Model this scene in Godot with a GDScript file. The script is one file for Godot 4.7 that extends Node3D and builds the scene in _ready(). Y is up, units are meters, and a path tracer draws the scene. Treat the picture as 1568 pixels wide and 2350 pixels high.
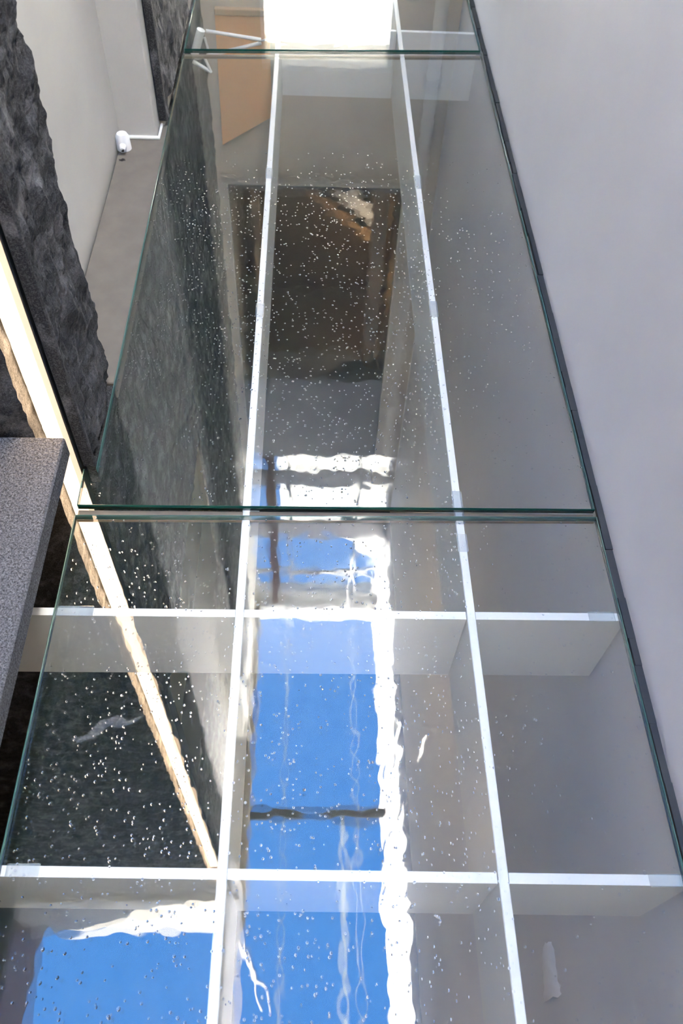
extends Node3D

var rng := RandomNumberGenerator.new()
var M := {}
const LIGHT := 0.05  # all sources are set in one common unit; the exposure is its inverse

# ---------------------------------------------------------------- helpers
func lin(r: float, g: float, b: float, a := 1.0) -> Color:
	var c := Color(r, g, b).linear_to_srgb()
	c.a = a
	return c

func mat(called: String, c: Color, rough := 0.8, metal := 0.0) -> StandardMaterial3D:
	var m := StandardMaterial3D.new()
	m.resource_name = called
	m.albedo_color = c
	m.roughness = rough
	m.metallic = metal
	M[called] = m
	return m

func tools() -> SurfaceTool:
	var st := SurfaceTool.new()
	st.begin(Mesh.PRIMITIVE_TRIANGLES)
	return st

func tri(st: SurfaceTool, a: Vector3, b: Vector3, c: Vector3, out: Vector3) -> void:
	if (c - a).cross(b - a).dot(out) < 0.0:
		var t := b
		b = c
		c = t
	for p in [a, b, c]:
		st.set_uv(Vector2(p.x, p.z))
		st.add_vertex(p)

func quad(st: SurfaceTool, a: Vector3, b: Vector3, c: Vector3, d: Vector3, out: Vector3) -> void:
	tri(st, a, b, c, out)
	tri(st, a, c, d, out)

# a box from lo to hi with chamfered edges
func box(st: SurfaceTool, lo: Vector3, hi: Vector3, bevel := 0.0) -> void:
	st.set_smooth_group(-1)
	var mid := (lo + hi) / 2.0
	var half := (hi - lo) / 2.0
	var b: float = minf(bevel, minf(half.x, minf(half.y, half.z)) * 0.49)
	for ax in 3:
		var u := (ax + 1) % 3
		var v := (ax + 2) % 3
		for s in [-1.0, 1.0]:
			var pts := []
			for k in [[-1.0, -1.0], [1.0, -1.0], [1.0, 1.0], [-1.0, 1.0]]:
				var p := Vector3.ZERO
				p[ax] = s * half[ax]
				p[u] = k[0] * (half[u] - b)
				p[v] = k[1] * (half[v] - b)
				pts.append(mid + p)
			var n := Vector3.ZERO
			n[ax] = s
			quad(st, pts[0], pts[1], pts[2], pts[3], n)
	if b <= 0.0:
		return
	for ax in 3:
		var u := (ax + 1) % 3
		var v := (ax + 2) % 3
		for su in [-1.0, 1.0]:
			for sv in [-1.0, 1.0]:
				var pts := []
				for k in [[-1.0, 0], [1.0, 0], [1.0, 1], [-1.0, 1]]:
					var p := Vector3.ZERO
					p[ax] = k[0] * (half[ax] - b)
					p[u] = su * (half[u] - (b if k[1] == 0 else 0.0))
					p[v] = sv * (half[v] - (b if k[1] == 1 else 0.0))
					pts.append(mid + p)
				var n := Vector3.ZERO
				n[u] = su
				n[v] = sv
				quad(st, pts[0], pts[1], pts[2], pts[3], n)
	for sx in [-1.0, 1.0]:
		for sy in [-1.0, 1.0]:
			for sz in [-1.0, 1.0]:
				var s := Vector3(sx, sy, sz)
				var e := half - Vector3(b, b, b)
				tri(st, mid + s * Vector3(half.x, e.y, e.z), mid + s * Vector3(e.x, half.y, e.z), mid + s * Vector3(e.x, e.y, half.z), s)

# flat outline (x, z) given a thickness
func slab(st: SurfaceTool, outline: PackedVector2Array, y0: float, y1: float) -> void:
	st.set_smooth_group(-1)
	var tris := Geometry2D.triangulate_polygon(outline)
	for k in range(0, tris.size(), 3):
		for y in [y0, y1]:
			var q := []
			for j in 3:
				q.append(Vector3(outline[tris[k + j]].x, y, outline[tris[k + j]].y))
			tri(st, q[0], q[1], q[2], Vector3.UP if y == y1 else Vector3.DOWN)

# upright strips along an outline's edges
func rim(st: SurfaceTool, a: Vector2, b: Vector2, y0: float, y1: float, inward: Vector2, w: float) -> void:
	var i := inward.normalized() * w
	var p := [Vector3(a.x, y0, a.y), Vector3(b.x, y0, b.y), Vector3(b.x + i.x, y0, b.y + i.y), Vector3(a.x + i.x, y0, a.y + i.y)]
	var up := Vector3(0, y1 - y0, 0)
	quad(st, p[0], p[1], p[2], p[3], Vector3.DOWN)
	quad(st, p[0] + up, p[1] + up, p[2] + up, p[3] + up, Vector3.UP)
	var mid: Vector3 = (p[0] + p[1] + p[2] + p[3]) / 4.0
	for k in 4:
		var c: Vector3 = p[k]
		var d: Vector3 = p[(k + 1) % 4]
		quad(st, c, d, d + up, c + up, (c + d) / 2.0 - mid)

func tube(st: SurfaceTool, a: Vector3, b: Vector3, r0: float, r1: float, n := 16, caps := true) -> void:
	var ax := (b - a).normalized()
	var u := ax.cross(Vector3(0.31, 0.17, 0.93)).normalized()
	var v := ax.cross(u)
	for k in n:
		var t0 := TAU * k / n
		var t1 := TAU * (k + 1) / n
		var d0 := u * cos(t0) + v * sin(t0)
		var d1 := u * cos(t1) + v * sin(t1)
		st.set_smooth_group(1)
		quad(st, a + d0 * r0, a + d1 * r0, b + d1 * r1, b + d0 * r1, d0 + d1)
		st.set_smooth_group(-1)
		if caps:
			tri(st, a, a + d0 * r0, a + d1 * r0, -ax)
			tri(st, b, b + d0 * r1, b + d1 * r1, ax)

# a stone plate whose face is split, not sawn: u across, v along, n outward
func split_face(st: SurfaceTool, o: Vector3, u: Vector3, v: Vector3, n: Vector3, ul: float, vl: float, thick: float, nu: int, nv: int, amp: float, seed_: int, jag: Array) -> void:
	var big := FastNoiseLite.new()
	big.seed = seed_
	big.frequency = 5.0
	big.fractal_octaves = 5
	big.fractal_gain = 0.68
	var ridge := FastNoiseLite.new()
	ridge.seed = seed_ + 7
	ridge.noise_type = FastNoiseLite.TYPE_CELLULAR
	ridge.cellular_return_type = FastNoiseLite.RETURN_DISTANCE2_SUB
	ridge.frequency = 11.0
	var at := func(i: int, j: int) -> Vector3:
		var p := o + u * (ul * i / nu) + v * (vl * j / nv)
		var q := Vector3(p.x, p.y * 0.85, p.z)
		var d := big.get_noise_3dv(q) * amp * 1.7 + (ridge.get_noise_3dv(q * Vector3(1, 0.8, 1.3)) + 0.5) * amp * 1.5
		d = maxf(d, -0.6 * thick)
		var move := n * d
		# broken border where the plate ends
		if (i == 0 and jag[0]) or (i == nu and jag[1]):
			move += u * (big.get_noise_3dv(q * 3.1 + Vector3(9, 2, 4)) * amp * 1.0) - n * minf(amp * 0.6, thick * 0.25)
		elif (i == 1 and jag[0]) or (i == nu - 1 and jag[1]):
			move += u * (big.get_noise_3dv(q * 3.1 + Vector3(9, 2, 4)) * amp * 0.9) - n * amp * 0.3
		if (j == 0 and jag[2]) or (j == nv and jag[3]):
			move += v * (big.get_noise_3dv(q * 3.1 + Vector3(1, 7, 4)) * amp * 2.0) - n * amp * 0.9
		return p + move
	var g := []
	for i in nu + 1:
		var row := PackedVector3Array()
		for j in nv + 1:
			row.append(at.call(i, j))
		g.append(row)
	st.set_smooth_group(-1)
	for i in nu:
		for j in nv:
			quad(st, g[i][j], g[i + 1][j], g[i + 1][j + 1], g[i][j + 1], n)
	st.set_smooth_group(-1)
	var back := func(i: int, j: int) -> Vector3:
		var p: Vector3 = g[i][j]
		return p - n * ((p - o).dot(n) + thick)
	for i in nu:
		quad(st, g[i][0], g[i + 1][0], back.call(i + 1, 0), back.call(i, 0), -v)
		quad(st, g[i][nv], g[i + 1][nv], back.call(i + 1, nv), back.call(i, nv), v)
	for j in nv:
		quad(st, g[0][j], g[0][j + 1], back.call(0, j + 1), back.call(0, j), -u)
		quad(st, g[nu][j], g[nu][j + 1], back.call(nu, j + 1), back.call(nu, j), u)
	quad(st, back.call(0, 0), back.call(nu, 0), back.call(nu, nv), back.call(0, nv), -n)

func put(called: String, st: SurfaceTool, m: Material, parent: Node3D = self) -> MeshInstance3D:
	st.generate_normals()
	st.set_material(m)
	var o := MeshInstance3D.new()
	o.name = called
	o.mesh = st.commit()
	parent.add_child(o, true)
	return o

func tag(o: Node3D, label: String, category: String, group := "") -> Node3D:
	o.set_meta("label", label)
	o.set_meta("category", category)
	if group:
		o.set_meta("group", group)
	return o

func thing(called: String, label: String, category: String, group := "") -> Node3D:
	var o := Node3D.new()
	o.name = called
	add_child(o, true)
	return tag(o, label, category, group)

func structure(o: Node3D) -> Node3D:
	o.set_meta("kind", "structure")
	return o

func boxes(list: Array, bevel := 0.0) -> SurfaceTool:
	var st := tools()
	for b in list:
		box(st, Vector3(b[0], b[2], b[4]), Vector3(b[1], b[3], b[5]), bevel)
	return st

# ---------------------------------------------------------------- textures
func speckle(seed_: int, base: float, spread: float, vein: float, tint: Vector3) -> ImageTexture:
	var n := 512
	var r := RandomNumberGenerator.new()
	r.seed = seed_
	var low := FastNoiseLite.new()
	low.seed = seed_
	low.frequency = 0.012
	low.fractal_octaves = 4
	var fine := FastNoiseLite.new()
	fine.seed = seed_ + 3
	fine.frequency = 0.22
	var soft := low.get_seamless_image(n, n)
	var grain := fine.get_seamless_image(n, n)
	var im := Image.create(n, n, false, Image.FORMAT_RGB8)
	for y in n:
		for x in n:
			var v := base + (grain.get_pixel(x, y).r - 0.5) * spread + (r.randf() - 0.5) * spread * 0.9
			v += maxf(0.0, soft.get_pixel(x, y).r - 0.5) * vein
			if r.randf() < 0.02:
				v += spread * 0.9
			v = clampf(v, 0.004, 1.0)
			im.set_pixel(x, y, Color(v * tint.x, v * tint.y, v * tint.z).linear_to_srgb())
	return ImageTexture.create_from_image(im)

func patches(seed_: int, a: Color, b: Color, freq: float) -> NoiseTexture2D:
	var f := FastNoiseLite.new()
	f.seed = seed_
	f.frequency = freq
	f.fractal_octaves = 5
	var t := NoiseTexture2D.new()
	t.width = 512
	t.height = 512
	t.seamless = true
	t.noise = f
	var g := Gradient.new()
	g.set_color(0, a)
	g.set_color(1, b)
	t.color_ramp = g
	return t

# float tangent-space normals of a gently uneven glass surface; slope in radians
func ripple(seed_: int, slope: float, freq: float) -> ImageTexture:
	var n := 384
	var f := FastNoiseLite.new()
	f.seed = seed_
	f.frequency = freq
	f.fractal_octaves = 2
	f.fractal_gain = 0.35
	var h := PackedFloat32Array()
	h.resize(n * n)
	for y in n:
		for x in n:
			# seamless by blending towards the far border
			var bx := smoothstep(0.85, 1.0, float(x) / n)
			var by := smoothstep(0.85, 1.0, float(y) / n)
			var v0 := lerpf(f.get_noise_2d(x, y), f.get_noise_2d(x - n, y), bx)
			var v1 := lerpf(f.get_noise_2d(x, y - n), f.get_noise_2d(x - n, y - n), bx)
			h[y * n + x] = lerpf(v0, v1, by)
	var im := Image.create(n, n, false, Image.FORMAT_RGBF)
	var k := slope / (freq * 2.2)
	for y in n:
		for x in n:
			var dx := (h[y * n + (x + 1) % n] - h[y * n + (x + n - 1) % n]) * 0.5 * k
			var dy := (h[((y + 1) % n) * n + x] - h[((y + n - 1) % n) * n + x]) * 0.5 * k
			im.set_pixel(x, y, Color(0.5 - dx * 0.5, 0.5 - dy * 0.5, 1.0))
	return ImageTexture.create_from_image(im)

func triplanar(m: StandardMaterial3D, scale: float) -> void:
	m.uv1_triplanar = true
	m.uv1_world_triplanar = true
	m.uv1_scale = Vector3(scale, scale, scale)

func glass(called: String, seed_: int, slope: float, freq: float) -> StandardMaterial3D:
	var m := mat(called, lin(0.22, 0.34, 0.26, 0.022), 0.0)
	m.transparency = BaseMaterial3D.TRANSPARENCY_ALPHA
	m.metallic_specular = 0.5
	m.normal_enabled = true
	m.normal_texture = ripple(seed_, slope, freq)
	m.uv1_scale = Vector3(0.9, 0.9, 0.9)
	return m

func materials() -> void:
	var m := mat("wall_paint", Color.WHITE, 0.55)
	m.albedo_texture = patches(3, lin(0.70, 0.70, 0.715), lin(0.77, 0.765, 0.775), 0.006)
	triplanar(m, 0.35)
	m = mat("white_paint", Color.WHITE, 0.6)
	m.albedo_texture = patches(8, lin(0.49, 0.475, 0.43), lin(0.55, 0.54, 0.49), 0.008)
	triplanar(m, 0.5)
	m = mat("beige_paint", Color.WHITE, 0.7)
	m.albedo_texture = patches(5, lin(0.50, 0.44, 0.34), lin(0.58, 0.52, 0.41), 0.01)
	triplanar(m, 0.5)
	m = mat("screed", Color.WHITE, 0.7)
	m.albedo_texture = patches(12, lin(0.118, 0.104, 0.084), lin(0.148, 0.131, 0.106), 0.02)
	triplanar(m, 1.0)
	m = mat("concrete", Color.WHITE, 0.9)
	m.albedo_texture = patches(15, lin(0.035, 0.035, 0.036), lin(0.06, 0.06, 0.06), 0.012)
	triplanar(m, 0.4)
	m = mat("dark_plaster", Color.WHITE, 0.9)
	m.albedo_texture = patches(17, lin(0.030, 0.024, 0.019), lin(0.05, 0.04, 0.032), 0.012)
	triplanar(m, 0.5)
	m = mat("grey_plaster", Color.WHITE, 0.8)
	m.albedo_texture = patches(21, lin(0.30, 0.31, 0.34), lin(0.36, 0.37, 0.40), 0.012)
	triplanar(m, 0.5)
	m = mat("split_granite", Color.WHITE, 0.75)
	m.albedo_texture = speckle(31, 0.026, 0.09, 0.24, Vector3(1.0, 1.0, 1.03))
	m.heightmap_enabled = true
	m.heightmap_texture = patches(33, Color.BLACK, Color.WHITE, 0.08)
	m.heightmap_scale = 0.18
	triplanar(m, 1.3)
	m = mat("flamed_granite", Color.WHITE, 0.7)
	m.albedo_texture = speckle(41, 0.078, 0.14, 0.0, Vector3(0.97, 1.0, 1.07))
	m.heightmap_enabled = true
	m.heightmap_texture = patches(43, Color.BLACK, Color.WHITE, 0.16)
	m.heightmap_scale = 0.25
	triplanar(m, 1.5)
	mat("white_enamel", lin(0.75, 0.755, 0.705), 0.35)
	m = mat("pale_bar", lin(0.30, 0.36, 0.42), 0.4)
	m.backlight_enabled = true
	m.backlight = Color(0.62, 0.66, 0.7)
	m = mat("weathered_timber", Color.WHITE, 0.8)
	m.albedo_texture = patches(71, lin(0.13, 0.115, 0.09), lin(0.21, 0.185, 0.15), 0.02)
	triplanar(m, 1.0)
	m = mat("frosted_white", lin(0.75, 0.78, 0.80), 0.4)
	m.backlight_enabled = true
	m.backlight = Color(0.9, 0.9, 0.9)
	mat("plaster", lin(0.90, 0.92, 0.95), 0.9)
	mat("white_plastic", lin(0.80, 0.80, 0.80), 0.35)
	mat("glass_edge", lin(0.010, 0.075, 0.055), 0.1)
	mat("glass_rim", lin(0.06, 0.14, 0.12), 0.15)
	mat("silicone", lin(0.20, 0.16, 0.11), 0.35)
	mat("black_sealant", lin(0.03, 0.034, 0.034), 0.5)
	mat("aluminium", lin(0.42, 0.42, 0.42), 0.35, 0.9)
	mat("dark_metal", lin(0.03, 0.032, 0.035), 0.4, 0.2)
	mat("grey_metal", lin(0.33, 0.34, 0.36), 0.45, 0.1)
	mat("dark_hole", lin(0.02, 0.015, 0.012), 0.9)
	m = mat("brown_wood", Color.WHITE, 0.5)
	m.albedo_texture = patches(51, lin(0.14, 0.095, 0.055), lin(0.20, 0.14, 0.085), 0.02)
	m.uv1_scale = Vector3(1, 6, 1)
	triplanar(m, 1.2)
	mat("tan_wood", lin(0.42, 0.28, 0.15), 0.45)
	mat("orange_board", lin(0.78, 0.42, 0.18), 0.5)
	mat("brown_steel", lin(0.07, 0.04, 0.03), 0.5)
	m = mat("led_glow", lin(0.9, 0.85, 0.75), 0.5)
	m.emission_enabled = true
	m.emission = lin(1.0, 0.70, 0.43)
	m.emission_energy_multiplier = 3.0 * LIGHT
	m = mat("led_cream", lin(0.45, 0.40, 0.33), 0.5)
	m.emission_enabled = true
	m.emission = lin(1.0, 0.74, 0.52)
	m.emission_energy_multiplier = 0.95 * LIGHT
	m = mat("unseen_lamp_glow", lin(0.9, 0.85, 0.8), 0.5)
	m.emission_enabled = true
	m.emission = lin(1.0, 0.80, 0.55)
	m.emission_energy_multiplier = 1.2 * LIGHT
	m = mat("clear_acrylic", lin(0.60, 0.70, 0.70, 0.22), 0.08)
	m.transparency = BaseMaterial3D.TRANSPARENCY_ALPHA
	m = mat("window_glass", lin(0.6, 0.7, 0.75, 0.05), 0.0)
	m.transparency = BaseMaterial3D.TRANSPARENCY_ALPHA
	m = mat("water", lin(0.95, 0.97, 1.0, 0.0), 0.0)
	m.refraction_enabled = true
	m.refraction_scale = 0.033
	m = mat("dried_water", lin(0.55, 0.57, 0.56, 0.12), 0.45)
	m.transparency = BaseMaterial3D.TRANSPARENCY_ALPHA
	glass("glass_near", 61, 0.0029, 0.030)
	glass("glass_middle", 62, 0.0032, 0.034)
	glass("glass_far", 63, 0.0030, 0.030)

# ---------------------------------------------------------------- scene
func _ready() -> void:
	rng.seed = 20
	# camera
	var cam := Camera3D.new()
	cam.name = "camera"
	add_child(cam)
	var lens := CameraAttributesPhysical.new()
	lens.frustum_focal_length = 19.11
	lens.frustum_near = 0.05
	lens.frustum_far = 2000.0
	lens.frustum_focus_distance = 2.0
	lens.exposure_aperture = 3.2
	cam.attributes = lens
	cam.fov = 64.2467
	cam.near = 0.05
	cam.transform = Transform3D(Basis(Vector3(0.99920261, 0.03708016, 0.01480576), Vector3(-0.00997433, 0.59088467, -0.80669438), Vector3(-0.03866086, 0.80590345, 0.59078335)), Vector3(0, 1.6, 0))
	cam.current = true
	# sky and exposure
	var sm := ProceduralSkyMaterial.new()
	sm.sky_top_color = lin(0.085, 0.36, 1.0)
	sm.sky_horizon_color = lin(0.86, 0.94, 1.0)
	sm.sky_curve = 0.5
	sm.ground_bottom_color = lin(0.25, 0.25, 0.25)
	sm.ground_horizon_color = lin(0.4, 0.4, 0.4)
	var env := Environment.new()
	env.background_mode = Environment.BG_SKY
	env.sky = Sky.new()
	env.sky.sky_material = sm
	env.background_energy_multiplier = 9.0 * LIGHT
	env.tonemap_mode = Environment.TONE_MAPPER_LINEAR
	env.tonemap_exposure = 1.05 / LIGHT
	env.sdfgi_enabled = true
	env.ssao_enabled = true
	env.ssil_enabled = true
	var we := WorldEnvironment.new()
	we.name = "environment"
	we.environment = env
	add_child(we)
	# sun: from the left over the roof edge, a little from behind the camera
	var sun := DirectionalLight3D.new()
	sun.name = "sun"
	sun.light_color = lin(1.0, 0.93, 0.82)
	sun.light_energy = 100.0 * LIGHT
	sun.light_angular_distance = 0.53
	sun.shadow_enabled = true
	sun.sky_mode = DirectionalLight3D.SKY_MODE_LIGHT_ONLY
	add_child(sun)
	sun.look_at_from_position(Vector3(-10, 10, 4.5), Vector3.ZERO, Vector3.UP)

	materials()
	build_shell()
	build_far_end()
	build_skylight()
	build_stone()
	build_frame()
	build_glass()
	build_small()
	build_drops()

func build_shell() -> void:
	structure(put("wall_right", boxes([[0.72, 1.0, -4.4, 6.4, -4.75, 1.9]]), M.wall_paint))
	# recessed painted wall between the stone plates, with the piers that carry them
	structure(put("wall_left", boxes([[-0.95, -0.697, -0.06, 6.0, -2.84, -1.58]]), M.white_paint))
	structure(put("wall_pier_near", boxes([[-0.95, -0.568, -0.06, 6.0, -1.58, -1.40]]), M.white_paint))
	structure(put("wall_pier_far", boxes([[-0.95, -0.566, -0.06, 6.0, -4.75, -2.84]], 0.004), M.white_paint))
	structure(put("trim_1", boxes([[-0.672, -0.556, 0.0, 0.008, -2.842, -2.826], [-0.562, -0.553, 0.0, 0.008, -2.93, -2.826]], 0.002), M.white_enamel))
	structure(put("floor_ledge", boxes([[-0.690, -0.534, -0.06, 0.0, -2.93, -1.60]], 0.003), M.screed))
	# court left of the camera; its out-of-view wall height sets where sun falls
	structure(put("wall_court_unseen", boxes([[-2.7, -2.25, -4.4, 6.3, -1.5, 1.9]]), M.brown_steel))
	structure(put("wall_back", boxes([[-2.95, 1.0, -4.4, 6.4, 1.6, 1.9]]), M.beige_paint))
	# storey below the glass
	structure(put("floor", boxes([[-2.95, 1.0, -4.6, -4.3, -4.75, 1.9]]), M.concrete))
	structure(put("wall_lower_left", boxes([[-1.10, -0.95, -4.4, -0.06, -4.75, -1.3]]), M.beige_paint))
	structure(put("ceiling_lower", boxes([[-0.95, -0.57, -1.52, -1.40, -2.72, -1.41]]), M.beige_paint))

func build_far_end() -> void:
	var z0 := -4.65
	var z1 := -4.35
	# painted wall round the low opening and the large opening
	structure(put("wall_far", boxes([[-0.95, 0.72, -1.12, 0.0, z0, z1]]), M.beige_paint))
	structure(put("wall_far_lower", boxes([[-0.50, 0.53, -4.4, -1.12, z0, z1 - 0.03]]), M.dark_plaster))  # coloured dark so the alcove mirrored over it reads dark
	structure(put("wall_far_lower_left", boxes([[-0.95, -0.50, -4.4, -1.12, z0, z1]]), M.beige_paint))  # beige sides back up the pale strips mirrored beside the alcove
	structure(put("wall_far_lower_right", boxes([[0.53, 0.72, -4.4, -1.12, z0, z1]]), M.beige_paint))
	structure(put("wall_far_left", boxes([[-0.60, -0.27, 0.0, 0.47, z0, z1]]), M.beige_paint))
	structure(put("wall_far_right", boxes([[0.40, 0.72, 0.0, 0.47, z0, z1]]), M.beige_paint))
	structure(put("wall_far_middle", boxes([[-0.60, 0.72, 0.47, 1.18, z0, z1]]), M.beige_paint))
	structure(put("wall_far_jamb_left", boxes([[-0.60, -0.49, 1.18, 2.71, z0, z1]]), M.beige_paint))
	structure(put("wall_far_jamb_right", boxes([[0.53, 0.72, 1.18, 2.71, z0, z1]]), M.beige_paint))
	structure(put("wall_far_upper", boxes([[-0.60, 0.72, 2.71, 3.55, z0, z1]]), M.grey_plaster))
	structure(put("wall_far_top", boxes([[-0.60, 0.72, 6.07, 6.2, z0, z1]]), M.grey_plaster))
	# out-of-view sunlit house beyond the far windows, placed to give bright mirrored bands
	var h := thing("unseen_white_house", "sunlit white house wall out of view beyond the far windows, placed to mirror as bright bands", "house")
	put("wall", boxes([[-0.42, 3.2, -1.0, 8.3, -7.4, -7.0]]), M.white_enamel, h)
	var gs := tools()
	prism(gs, [Vector3(0.30, 8.3, -7.4), Vector3(3.2, 8.3, -7.4), Vector3(3.2, 9.1, -7.4), Vector3(0.9, 9.1, -7.4)], Vector3(0, 0, 0.4))
	put("gable", gs, M.white_enamel, h)
	# alcove behind the large opening
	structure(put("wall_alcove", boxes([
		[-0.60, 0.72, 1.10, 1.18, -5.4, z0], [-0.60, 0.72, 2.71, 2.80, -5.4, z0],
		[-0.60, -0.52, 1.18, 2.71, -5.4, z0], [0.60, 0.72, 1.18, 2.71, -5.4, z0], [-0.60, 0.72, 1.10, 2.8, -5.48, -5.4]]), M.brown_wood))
	structure(put("trim_2", boxes([[-0.53, 0.56, 1.10, 1.13, z1, z1 + 0.045], [-0.515, -0.49, 1.13, 2.71, z1, z1 + 0.02], [0.53, 0.555, 1.13, 2.71, z1, z1 + 0.02]], 0.004), M.white_paint))
	var t := thing("door_post", "wide tan wooden post at the right side of the mirrored dark alcove", "post")
	put("shaft", boxes([[0.38, 0.47, 1.18, 2.71, -4.62, -4.50]], 0.006), M.tan_wood, t)
	put("foot", boxes([[0.37, 0.48, 1.18, 1.24, -4.63, -4.49]], 0.004), M.tan_wood, t)
	t = thing("door_post", "slim tan wooden post at the left side of the mirrored dark alcove", "post")
	put("shaft", boxes([[-0.385, -0.335, 1.18, 2.71, -4.62, -4.54]], 0.006), M.tan_wood, t)
	put("foot", boxes([[-0.395, -0.325, 1.18, 1.24, -4.63, -4.53]], 0.004), M.tan_wood, t)
	# slanting boards that stand in for the pale diagonals mirrored from the alcove
	t = thing("slanting_panel", "white slanting panel in the dark alcove, placed for the bright diagonal mirrored there", "stair")
	var st := tools()
	var zz := -5.2
	var pts := [Vector3(0.03, 1.60, zz), Vector3(0.20, 1.60, zz), Vector3(0.47, 1.85, zz), Vector3(0.47, 1.98, zz)]
	prism(st, pts, Vector3(0, 0, 0.05))
	put("panel", st, M.white_plastic, t)
	st = tools()
	prism(st, [Vector3(-0.20, 1.60, zz), Vector3(-0.11, 1.60, zz), Vector3(0.47, 2.06, zz), Vector3(0.47, 2.13, zz)], Vector3(0, 0, 0.03))
	put("tan_strip", st, M.tan_wood, t)
	t = thing("unseen_wall_lamp", "unseen small round wall lamp hidden behind the right jamb, placed to light the dark alcove", "lamp")  # out of view, lights the alcove from behind the jamb
	st = tools()
	tube(st, Vector3(0.60, 2.0, -4.74), Vector3(0.585, 2.0, -4.74), 0.035, 0.035)
	put("base", st, M.aluminium, t)
	var bulb := SphereMesh.new()
	bulb.radius = 0.012
	bulb.height = 0.024
	bulb.radial_segments = 20
	bulb.rings = 10
	bulb.material = M.unseen_lamp_glow
	var bo := MeshInstance3D.new()
	bo.name = "bulb"
	bo.mesh = bulb
	bo.position = Vector3(0.572, 2.0, -4.74)
	t.add_child(bo)
	var ol := OmniLight3D.new()
	ol.name = "alcove_glow"
	ol.light_color = lin(1.0, 0.80, 0.55)
	ol.light_energy = 0.8 * LIGHT
	ol.light_size = 0.01
	ol.omni_range = 12.0
	ol.omni_attenuation = 2.0
	ol.shadow_enabled = true
	ol.position = Vector3(0.572, 2.0, -4.74)
	t.add_child(ol)
	# pale pipe beside the alcove
	t = thing("downpipe", "pale round downpipe running up the far wall beside the alcove", "pipe")
	st = tools()
	tube(st, Vector3(0.615, 0.02, z1 + 0.05), Vector3(0.615, 3.5, z1 + 0.05), 0.034, 0.034, 20)
	put("pipe", st, M.white_enamel, t)
	for y in [0.5, 1.7, 2.9]:
		put("bracket", boxes([[0.57, 0.66, y, y + 0.03, z1, z1 + 0.09]], 0.004), M.aluminium, t)
	# upper window: two low bands and two rows of tall panes
	var w := Node3D.new()
	w.name = "window_1"
	add_child(w)
	structure(w)
	put("window_frame", boxes([[-0.60, 0.72, 3.55, 3.59, z1 - 0.06, z1], [-0.60, 0.72, 6.03, 6.07, z1 - 0.06, z1], [-0.60, -0.57, 3.59, 6.03, z1 - 0.06, z1], [0.69, 0.72, 3.59, 6.03, z1 - 0.06, z1]], 0.003), M.grey_metal, w)
	for y in [[3.81, 4.02], [4.54, 4.79], [5.40, 5.45]]:
		put("transom", boxes([[-0.57, 0.69, y[0], y[1], z1 - 0.05, z1 - 0.015]], 0.003), M.grey_metal, w)
	put("mullion", boxes([[-0.385, -0.30, 3.59, 6.03, z1 - 0.06, z1]], 0.003), M.brown_steel, w)
	for x in [-0.18, 0.43]:
		put("mullion", boxes([[x - 0.012, x + 0.012, 3.59, 6.03, z1 - 0.06, z1]], 0.003), M.grey_metal, w)
	for x in [[-0.57, -0.385], [-0.30, -0.192], [-0.168, 0.418], [0.442, 0.69]]:
		for y in [[3.59, 3.81], [4.02, 4.54], [4.79, 5.40], [5.45, 6.03]]:
			put("pane", boxes([[x[0], x[1], y[0], y[1], -4.386, -4.380]]), M.window_glass, w)
	w = Node3D.new()
	w.name = "window_2"
	add_child(w)
	structure(w)
	put("window_frame", boxes([[-0.27, -0.25, 0.0, 0.47, z0 + 0.1, z1], [0.38, 0.40, 0.0, 0.47, z0 + 0.1, z1], [-0.27, 0.40, 0.45, 0.47, z0 + 0.1, z1]], 0.003), M.white_enamel, w)
	put("pane", boxes([[-0.25, 0.38, 0.0, 0.45, -4.47, -4.464]]), M.window_glass, w)
	# board and bracket hung below the far end of the glass
	t = thing("wooden_board", "orange-tan wooden board with a slanting lower edge under the far glass", "board")
	st = tools()
	prism(st, [Vector3(-0.505, -0.868, z1 + 0.004), Vector3(-0.225, -0.700, z1 + 0.004), Vector3(-0.225, -0.20, z1 + 0.004), Vector3(-0.49, -0.20, z1 + 0.004)], Vector3(0, 0, 0.02))
	put("sheet", st, M.orange_board, t)
	put("batten", boxes([[-0.49, -0.225, -0.20, -0.17, z1, z1 + 0.03]], 0.003), M.tan_wood, t)
	t = thing("steel_bracket", "white triangular steel bracket with a round knob, under the far glass", "bracket")
	var zb := -3.70
	for e in [[Vector3(-0.520, -0.10, zb), Vector3(-0.482, 0.0, zb), 0.018], [Vector3(-0.520, -0.12, zb), Vector3(-0.230, -0.045, zb), 0.0075], [Vector3(-0.462, -0.004, zb), Vector3(-0.230, -0.032, zb), 0.0075], [Vector3(-0.470, -0.03, zb), Vector3(-0.455, -0.10, zb), 0.005], [Vector3(-0.53, -0.13, zb), Vector3(-0.455, -0.175, zb), 0.008], [Vector3(-0.48, -0.11, zb), Vector3(-0.455, -0.175, zb), 0.006]]:
		st = tools()
		tube(st, e[0], e[1], e[2], e[2], 12)
		put("bar", st, M.white_enamel, t)
	st = tools()
	tube(st, Vector3(-0.240, -0.040, zb), Vector3(-0.180, -0.022, zb), 0.004, 0.004, 10)
	put("stem", st, M.aluminium, t)
	var ball := SphereMesh.new()
	ball.radius = 0.014
	ball.height = 0.028
	ball.radial_segments = 20
	ball.rings = 10
	ball.material = M.aluminium
	var bm := MeshInstance3D.new()
	bm.name = "knob"
	bm.mesh = ball
	bm.position = Vector3(-0.178, -0.020, zb)
	t.add_child(bm)

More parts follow.
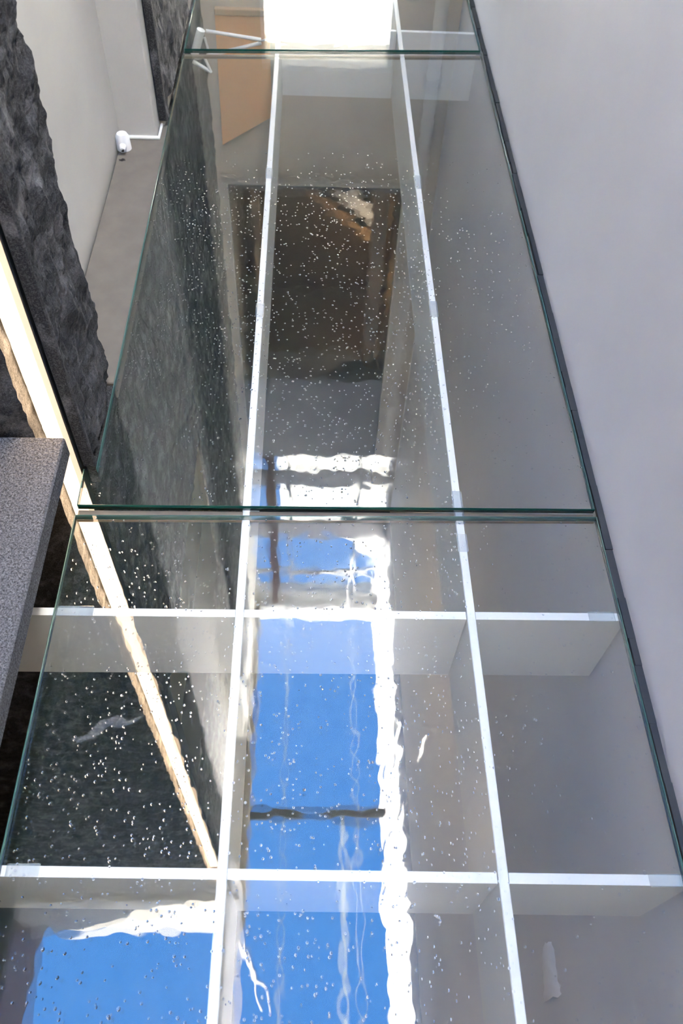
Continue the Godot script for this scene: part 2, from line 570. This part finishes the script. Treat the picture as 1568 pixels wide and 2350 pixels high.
# an outline in a plane pushed out along one direction
func prism(st: SurfaceTool, pts: Array, push: Vector3) -> void:
	st.set_smooth_group(-1)
	var mid := Vector3.ZERO
	for p in pts:
		mid += p / pts.size()
	mid += push / 2.0
	for k in range(1, pts.size() - 1):
		tri(st, pts[0], pts[k], pts[k + 1], -push)
		tri(st, pts[0] + push, pts[k] + push, pts[k + 1] + push, push)
	for k in pts.size():
		var c: Vector3 = pts[k]
		var d: Vector3 = pts[(k + 1) % pts.size()]
		quad(st, c, d, d + push, c + push, (c + d + push) / 2.0 - mid)

func build_skylight() -> void:
	structure(put("trim_3", boxes([[-0.75, -0.514, 5.95, 6.1, -4.4, -1.22]], 0.01), M.weathered_timber))
	structure(put("trim_4", boxes([[-0.60, -0.54, 4.6, 6.1, -1.22, 1.6]], 0.01), M.grey_plaster))  # out-of-view fascia, made deep to keep sun off the right wall
	structure(put("added_trim_5", boxes([[-0.595, -0.54, 4.9, 6.1, -1.41, -1.222]], 0.004), M.grey_plaster))  # added filler, closes a slit that let sun onto the right wall
	var t := thing("skylight_frame", "skylight frame of thin pale bars and one dark cross beam, mirrored across the blue sky", "skylight")
	put("cross_beam", boxes([[-0.514, 0.72, 6.02, 6.10, -2.22, -2.13]], 0.008), M.dark_metal, t)
	for x in [-0.213, 0.452]:
		put("bar", boxes([[x - 0.006, x + 0.006, 6.04, 6.048, -4.35, 1.6]], 0.003), M.pale_bar, t)
	put("bar", boxes([[0.305, 0.34, 6.04, 6.05, -2.13, 1.6]], 0.003), M.pale_bar, t)
	put("end_bar", boxes([[-0.514, 0.72, 6.10, 6.115, -4.35, -4.22]], 0.003), M.frosted_white, t)

func build_stone() -> void:
	# plates on the piers: sawn front edge, split face towards the glass
	var t := thing("stone_plate", "tall grey granite plate with a rough split face beside the glowing light strip", "stone plate", "granite plates on the left wall")
	var st := tools()
	split_face(st, Vector3(-0.5335, 0.021, -1.30), Vector3(0, 0, -1), Vector3.UP, Vector3.RIGHT, 0.315, 1.4, 0.030, 44, 190, 0.014, 5, [false, true, false, false])
	put("lower_block", st, M.split_granite, t)
	st = tools()
	split_face(st, Vector3(-0.5335, 1.424, -1.30), Vector3(0, 0, -1), Vector3.UP, Vector3.RIGHT, 0.30, 3.42, 0.030, 16, 140, 0.014, 6, [true, true, false, false])
	put("upper_block", st, M.split_granite, t)
	put("sawn_edge", boxes([[-0.560, -0.530, 0.02, 4.844, -1.302, -1.288]], 0.003), M.split_granite, t)
	t = thing("stone_plate", "far granite plate with a rough face behind the white pier", "stone plate", "granite plates on the left wall")
	st = tools()
	split_face(st, Vector3(-0.536, 0.02, -2.93), Vector3(0, 0, -1), Vector3.UP, Vector3.RIGHT, 0.9, 2.2, 0.028, 60, 130, 0.014, 15, [true, true, false, false])
	put("lower_block", st, M.split_granite, t)
	st = tools()
	split_face(st, Vector3(-0.536, 2.224, -2.93), Vector3(0, 0, -1), Vector3.UP, Vector3.RIGHT, 0.9, 2.62, 0.028, 24, 70, 0.014, 16, [true, true, false, false])
	put("upper_block", st, M.split_granite, t)
	put("sawn_edge", boxes([[-0.564, -0.534, 0.02, 4.844, -2.935, -2.918]], 0.003), M.split_granite, t)
	# wall of the same stone facing the camera, left of the light strip
	t = thing("stone_wall_panel", "dark split granite panel left of the light strip, rising behind the grey step", "stone plate")
	st = tools()
	split_face(st, Vector3(-2.25, 0.125, -1.266), Vector3.RIGHT, Vector3.UP, Vector3(0, 0, 1), 1.606, 4.72, 0.072, 150, 250, 0.009, 25, [false, true, false, false])
	put("block", st, M.split_granite, t)
	t = Node3D.new()
	t.name = "wall_lower_front"
	add_child(t)
	structure(t)
	st = tools()
	split_face(st, Vector3(-2.25, -4.3, -1.262), Vector3.RIGHT, Vector3.UP, Vector3(0, 0, 1), 1.606, 4.42, 0.072, 140, 220, 0.009, 27, [false, true, false, false])
	put("stone_face", st, M.split_granite, t)
	# stone under the edge of the glass
	t = Node3D.new()
	t.name = "wall_lower_side"
	add_child(t)
	structure(t)
	st = tools()
	split_face(st, Vector3(-0.552, -1.5, -1.31), Vector3(0, 0, -1), Vector3.UP, Vector3.RIGHT, 1.42, 1.43, 0.02, 110, 90, 0.010, 35, [false, false, true, false])
	put("stone_face", st, M.split_granite, t)
	st = tools()
	split_face(st, Vector3(-0.552, -4.3, -2.73), Vector3(0, 0, -1), Vector3.UP, Vector3.RIGHT, 1.62, 4.23, 0.02, 90, 160, 0.010, 37, [true, false, false, false])
	put("stone_face", st, M.split_granite, t)
	st = tools()
	split_face(st, Vector3(-0.556, -4.3, -1.31), Vector3(0, 0, -1), Vector3.UP, Vector3.RIGHT, 1.41, 1.60, 0.02, 70, 70, 0.010, 39, [false, false, false, true])
	put("stone_face", st, M.split_granite, t)
	put("stone_sill", boxes([[-0.562, -0.538, -0.07, -0.004, -1.595, -1.31]], 0.002), M.split_granite, t)
	# band above the stone wall, under the open sky
	structure(put("wall_band", boxes([[-2.25, -0.60, 4.86, 6.05, -1.36, -1.22]], 0.01), M.white_paint))
	structure(put("wall_backing", boxes([[-2.25, -0.566, -4.3, 4.86, -1.40, -1.336]]), M.concrete))
	# granite step
	t = thing("granite_step", "light grey flamed granite step at the left edge of the glass floor", "step")
	put("tread", boxes([[-2.25, -0.560, 0.122, 0.180, -1.245, 1.6]], 0.004), M.flamed_granite, t)

func build_frame() -> void:
	var t := thing("steel_beam_grid", "grid of white flat steel beams carrying the glass floor", "beam grid")
	var d := -0.29
	# long beams
	for b in [[-0.1635, -0.1445], [0.3545, 0.3735]]:
		put("long_beam", boxes([[b[0], b[1], d, -0.001, -4.34, 0.9]], 0.0015), M.white_enamel, t)
	# cross beams, in lengths between the long ones; [z at the left, z at the right]
	for c in [[-0.894, -0.887, -0.95], [-0.358, -0.333, -0.95], [-3.757, -3.752, 9.0], [0.19, 0.20, -0.95]]:
		for s in [[c[2], -0.1640], [-0.1440, 0.3520], [0.3740, 0.712]]:
			if s[0] > s[1]:
				continue  # the far bay has no beam on the left
			var st := tools()
			var f0: float = lerpf(c[0], c[1], (s[0] + 0.55) / 1.24)
			var f1: float = lerpf(c[0], c[1], (s[1] + 0.55) / 1.24)
			var o := [Vector3(s[0], d + 0.001, f0 - 0.0095), Vector3(s[1], d + 0.001, f1 - 0.0095), Vector3(s[1], d + 0.001, f1 + 0.0095), Vector3(s[0], d + 0.001, f0 + 0.0095)]
			prism(st, o, Vector3(0, -d - 0.002, 0))
			put("cross_beam", st, M.white_enamel, t)
	# clear setting blocks between beams and glass
	for p in [[-0.515, -0.895, 0.04, 0.012], [-0.515, -0.359, 0.03, 0.011], [0.66, -0.887, 0.03, 0.012], [0.665, -0.333, 0.03, 0.011]]:
		put("setting_block", boxes([[p[0] - p[2], p[0] + p[2], -0.001, 0.0025, p[1] - p[3], p[1] + p[3]]], 0.001), M.clear_acrylic, t)
	for p in [[0.364, -1.19, 0.05], [0.364, -1.93, 0.035], [0.364, -2.60, 0.04], [-0.154, -1.91, 0.03], [-0.154, -2.63, 0.03], [0.364, -0.045, 0.03], [-0.154, -0.06, 0.035], [0.364, -1.085, 0.025]]:
		put("setting_block", boxes([[p[0] - 0.0125, p[0] + 0.0125, -0.001, 0.0025, p[1] - p[2], p[1] + p[2]]], 0.001), M.clear_acrylic, t)

func panel(called: String, label: String, outline: PackedVector2Array, m: Material, front: Array, left: Array, right: Array, back: Array) -> void:
	var t := thing(called, label, "glass panel", "glass floor panels")
	var y0 := 0.003
	var y1 := 0.019
	var st := tools()
	slab(st, outline, y0, y1)
	put("pane", st, m, t)
	var c := Vector2(0.08, (outline[0].y + outline[2].y) / 2.0)
	for e in front:
		st = tools()
		rim(st, e[0], e[1], y0, y1 + 0.0002, Vector2(0, -1), 0.0015)
		put("front_edge", st, M.glass_edge, t)
	for e in left + right + back:
		st = tools()
		rim(st, e[0], e[1], y0, y1 + 0.0002, c - (e[0] + e[1]) / 2.0 if absf(e[0].x - e[1].x) > 0.2 else Vector2(signf(c.x - e[0].x), 0), 0.002)
		put("side_edge", st, M.glass_rim, t)

func build_glass() -> void:
	var V := func(x, z) -> Vector2: return Vector2(x, z)
	var a := PackedVector2Array([V.call(-0.553, 0.9), V.call(-0.556, -1.143), V.call(0.697, -1.152), V.call(0.700, 0.9)])
	panel("glass_floor_panel", "nearest clear glass floor panel, wet and mirroring blue sky", a, M.glass_near, [], [[a[0], a[1]]], [[a[2], a[3]]], [[a[1], a[2]]])
	a = PackedVector2Array([V.call(-0.556, -1.172), V.call(-0.559, -1.283), V.call(-0.529, -1.285), V.call(-0.530, -3.468), V.call(0.692, -3.536), V.call(0.697, -1.174)])
	panel("glass_floor_panel", "long middle glass floor panel mirroring the dark alcove", a, M.glass_middle, [[a[0], a[5]]], [[a[0], a[1]], [a[2], a[3]]], [[a[4], a[5]]], [])
	a = PackedVector2Array([V.call(-0.530, -3.482), V.call(-0.530, -4.34), V.call(0.690, -4.34), V.call(0.692, -3.550)])
	panel("glass_floor_panel", "farthest glass floor panel with bright white reflections at the top", a, M.glass_far, [[a[0], a[3]]], [[a[0], a[1]]], [[a[2], a[3]]], [])
	# sealant
	var st := tools()
	prism(st, [Vector3(-0.556, -0.010, -1.171), Vector3(0.697, -0.010, -1.173), Vector3(0.697, -0.010, -1.152), Vector3(-0.556, -0.010, -1.143)], Vector3(0, 0.009, 0))
	tag(put("joint_sealant", st, M.silicone), "pale silicone joint between nearest and middle glass panels", "sealant", "silicone joints between panels")
	st = tools()
	prism(st, [Vector3(-0.530, -0.010, -3.481), Vector3(0.692, -0.010, -3.549), Vector3(0.692, -0.010, -3.530), Vector3(-0.530, -0.010, -3.462)], Vector3(0, 0.009, 0))
	tag(put("joint_sealant", st, M.silicone), "pale silicone joint between middle and farthest glass panels", "sealant", "silicone joints between panels")
	st = tools()
	var r := RandomNumberGenerator.new()
	r.seed = 77
	var z := 0.9
	while z > -4.3:
		var l := r.randf_range(0.05, 0.16)
		var x0 := r.randf_range(0.701, 0.706)
		box(st, Vector3(x0, 0.0, z - l), Vector3(0.7205, r.randf_range(0.008, 0.013), z))
		z -= l
	tag(put("wall_sealant", st, M.black_sealant), "dark uneven sealant line between the glass floor and grey wall", "sealant")

func build_small() -> void:
	# light strip in the slot beside the stone plate
	var t := thing("light_strip", "warm glowing vertical light strip between the granite plates", "light strip")
	put("lamp_core", boxes([[-0.643, -0.603, -4.25, 4.86, -1.334, -1.326]], 0.002), M.led_glow, t)
	put("diffuser", boxes([[-0.603, -0.572, -4.25, 4.86, -1.334, -1.327]], 0.002), M.led_cream, t)
	put("housing", boxes([[-0.5715, -0.5668, -4.25, 4.86, -1.334, -1.290]], 0.001), M.dark_metal, t)
	for y in [[-2.0, 4.2], [2.45, 4.6]]:
		var al := AreaLight3D.new()
		al.name = "strip_glow"
		al.light_color = lin(1.0, 0.70, 0.43)
		al.light_energy = 1.3 * LIGHT
		al.area_size = Vector2(0.055, y[1])
		al.area_range = 12.0
		al.shadow_enabled = true
		t.add_child(al, true)
		al.look_at_from_position(Vector3(-0.606, y[0] + 0.0, -1.324), Vector3(-0.606, y[0], 0.0), Vector3.UP)
	t = thing("light_strip", "out-of-view thin glowing strip high on a slim mast, placed for the pale line mirrored at the bottom edge", "light strip")  # strip and mast out of view, placed for a mirrored pale line
	put("diffuser", boxes([[-0.628, -0.598, 6.6, 13.8, -1.30, -1.29]], 0.002), M.led_glow, t)
	put("mast", boxes([[-0.640, -0.586, 6.1, 13.85, -1.33, -1.301]], 0.002), M.aluminium, t)
	# unseen lamp in the room below, placed to light its beige wall
	t = thing("unseen_ceiling_lamp", "unseen flat lamp under the low ceiling below the glass, placed to light the beige wall", "lamp")
	put("housing", boxes([[-0.86, -0.66, -1.55, -1.52, -2.35, -1.65]], 0.004), M.aluminium, t)
	put("diffuser", boxes([[-0.85, -0.67, -1.556, -1.55, -2.34, -1.66]]), M.unseen_lamp_glow, t)
	var low := AreaLight3D.new()
	low.name = "unseen_lamp_glow"
	low.light_color = lin(1.0, 0.80, 0.55)
	low.light_energy = 1.3 * LIGHT
	low.area_size = Vector2(0.18, 0.68)
	low.area_range = 12.0
	low.shadow_enabled = true
	t.add_child(low)
	low.look_at_from_position(Vector3(-0.76, -1.56, -2.0), Vector3(-0.76, -4.0, -2.0), Vector3(0, 0, -1))
	# water spout
	t = thing("water_spout", "small white plastic spout in the corner of the ledge", "spout")
	var st := tools()
	var c := Vector3(-0.672, 0.0, -2.765)
	tube(st, c, c + Vector3(0, 0.045, 0), 0.026, 0.024, 24)
	tube(st, c + Vector3(0, 0.045, 0), c + Vector3(0, 0.056, 0), 0.024, 0.017, 24)
	put("body", st, M.white_plastic, t)
	st = tools()
	tube(st, c + Vector3(0.001, 0.022, 0.018), c + Vector3(0.004, 0.018, 0.046), 0.012, 0.009, 16, true)
	put("nozzle", st, M.white_plastic, t)
	st = tools()
	tube(st, c + Vector3(0.004, 0.018, 0.0455), c + Vector3(0.004, 0.018, 0.0465), 0.0055, 0.0055, 12)
	put("hole", st, M.dark_hole, t)
	st = tools()
	tube(st, c + Vector3(0, 0.056, 0), c + Vector3(0, 0.058, 0), 0.012, 0.011, 20)
	put("cap", st, M.white_plastic, t)
	st = tools()
	blot(st, Vector3(-0.668, 0.0008, -2.690), 0.012, 0.009, 3)
	tag(put("dirt_spot", st, M.dark_hole), "dark dirt spot on the ledge in front of the white spout", "dirt")
	# plaster smear on the wall under the glass
	st = tools()
	smear(st, Vector3(0.7195, -1.10, -0.39), 0.14, 0.10)
	tag(put("plaster_smear", st, M.plaster), "white crumpled plaster smear on the wall under the glass", "smear")
	st = tools()
	water_mark(st)
	tag(put("water_mark", st, M.dried_water), "thin wavy water mark on the near glass panel, left of the light reflection", "water mark")

func blot(st: SurfaceTool, c: Vector3, rx: float, rz: float, seed_: int) -> void:
	var r := RandomNumberGenerator.new()
	r.seed = seed_
	var prev := Vector3.ZERO
	var first := Vector3.ZERO
	for k in 17:
		var t := TAU * (k % 16) / 16.0
		var s := r.randf_range(0.6, 1.2)
		var p := c + Vector3(cos(t) * rx * s, 0, sin(t) * rz * s)
		if k == 0:
			first = p
		if k == 16:
			p = first
		if k > 0:
			tri(st, c + Vector3(0, 0.002, 0), prev, p, Vector3.UP)
		prev = p

func smear(st: SurfaceTool, c: Vector3, l: float, w: float) -> void:
	var f := FastNoiseLite.new()
	f.seed = 9
	f.frequency = 30.0
	var nu := 24
	var nv := 6
	var at := func(i: int, j: int) -> Vector3:
		var s := float(i) / nu
		var q := float(j) / nv - 0.5
		var ww := w * (0.55 + 0.5 * s + 0.25 * f.get_noise_2d(s * 0.16, 4.0)) * (0.4 if i == 0 else 1.0)
		var z := c.z + l * s
		var y := c.y + q * ww * 2.0 - 0.03 * s
		var up: float = 0.006 * (1.0 - pow(absf(q) * 2.0, 2.0)) + 0.004 * (f.get_noise_2d(z, y) + 0.3) * (0.0 if j == 0 or j == nv else 1.0)
		return Vector3(c.x - maxf(0.0, up), y, z + 0.01 * f.get_noise_2d(float(j) * 0.03, 8.0))
	st.set_smooth_group(1)
	for i in nu:
		for j in nv:
			quad(st, at.call(i, j), at.call(i + 1, j), at.call(i + 1, j + 1), at.call(i, j + 1), Vector3.LEFT)

func water_mark(st: SurfaceTool) -> void:
	st.set_smooth_group(1)
	var n := 30
	var p := []
	for k in n + 1:
		var s := float(k) / n
		var c := Vector3(lerpf(-0.466, -0.335, s), 0.0193, -0.597 - 0.05 * s + 0.008 * sin(s * 9.0))
		var w := 0.011 * sin(PI * clampf(s * 0.96 + 0.02, 0, 1)) * (1.0 + 0.35 * sin(s * 21.0)) + 0.001
		p.append([c + Vector3(0.1, 0, 1).normalized() * w, c + Vector3(0, 0.0012, 0), c - Vector3(0.1, 0, 1).normalized() * w])
	for k in n:
		for j in 2:
			quad(st, p[k][j], p[k + 1][j], p[k + 1][j + 1], p[k][j + 1], Vector3.UP)

func build_drops() -> void:
	var st := tools()
	st.set_smooth_group(1)
	var n := 10
	var rings := [[1.0, 0.0], [0.93, 0.22], [0.70, 0.43], [0.36, 0.55], [0.0, 0.6]]
	for k in n:
		var t0 := TAU * k / n
		var t1 := TAU * (k + 1) / n
		var d0 := Vector3(cos(t0), 0, sin(t0))
		var d1 := Vector3(cos(t1), 0, sin(t1))
		for j in rings.size() - 1:
			var a: Array = rings[j]
			var b: Array = rings[j + 1]
			var p := [d0 * a[0] + Vector3(0, a[1], 0), d1 * a[0] + Vector3(0, a[1], 0), d1 * b[0] + Vector3(0, b[1], 0), d0 * b[0] + Vector3(0, b[1], 0)]
			st.set_smooth_group(1)
			tri(st, p[0], p[1], p[2], d0 + d1 + Vector3(0, 1, 0))
			if b[0] > 0.0:
				tri(st, p[0], p[2], p[3], d0 + d1 + Vector3(0, 1, 0))
		st.set_smooth_group(-1)
		tri(st, Vector3.ZERO, d0, d1, Vector3.DOWN)
	st.generate_normals()
	st.set_material(M.water)
	var mesh := st.commit()
	var clump := FastNoiseLite.new()
	clump.seed = 4
	clump.frequency = 2.2
	var spots := []
	while spots.size() < 5200:
		var x := rng.randf_range(-0.54, 0.69)
		var z := rng.randf_range(-2.75, 0.05)
		if z < -1.14 and z > -1.18 or x < -0.52 and z < -1.28:
			continue
		var keep := 0.62 + 0.5 * clump.get_noise_2d(x, z)
		if x > 0.36:
			keep *= 0.30
		if z < -2.2:
			keep *= (z + 2.8) / 0.6
		if rng.randf() < keep:
			var s := rng.randf_range(0.0014, 0.0026) * (1.25 if rng.randf() < 0.15 else 1.0)
			spots.append(Transform3D(Basis.from_scale(Vector3(s, s, s * rng.randf_range(1.0, 1.25))), Vector3(x, 0.0192, z)))
	var mm := MultiMesh.new()
	mm.transform_format = MultiMesh.TRANSFORM_3D
	mm.mesh = mesh
	mm.instance_count = spots.size()
	for k in spots.size():
		mm.set_instance_transform(k, spots[k])
	var o := MultiMeshInstance3D.new()
	o.name = "water_drops"
	o.multimesh = mm
	add_child(o)
	tag(o, "tiny water drops scattered over the glass floor panels", "water drops")
	o.set_meta("kind", "stuff")
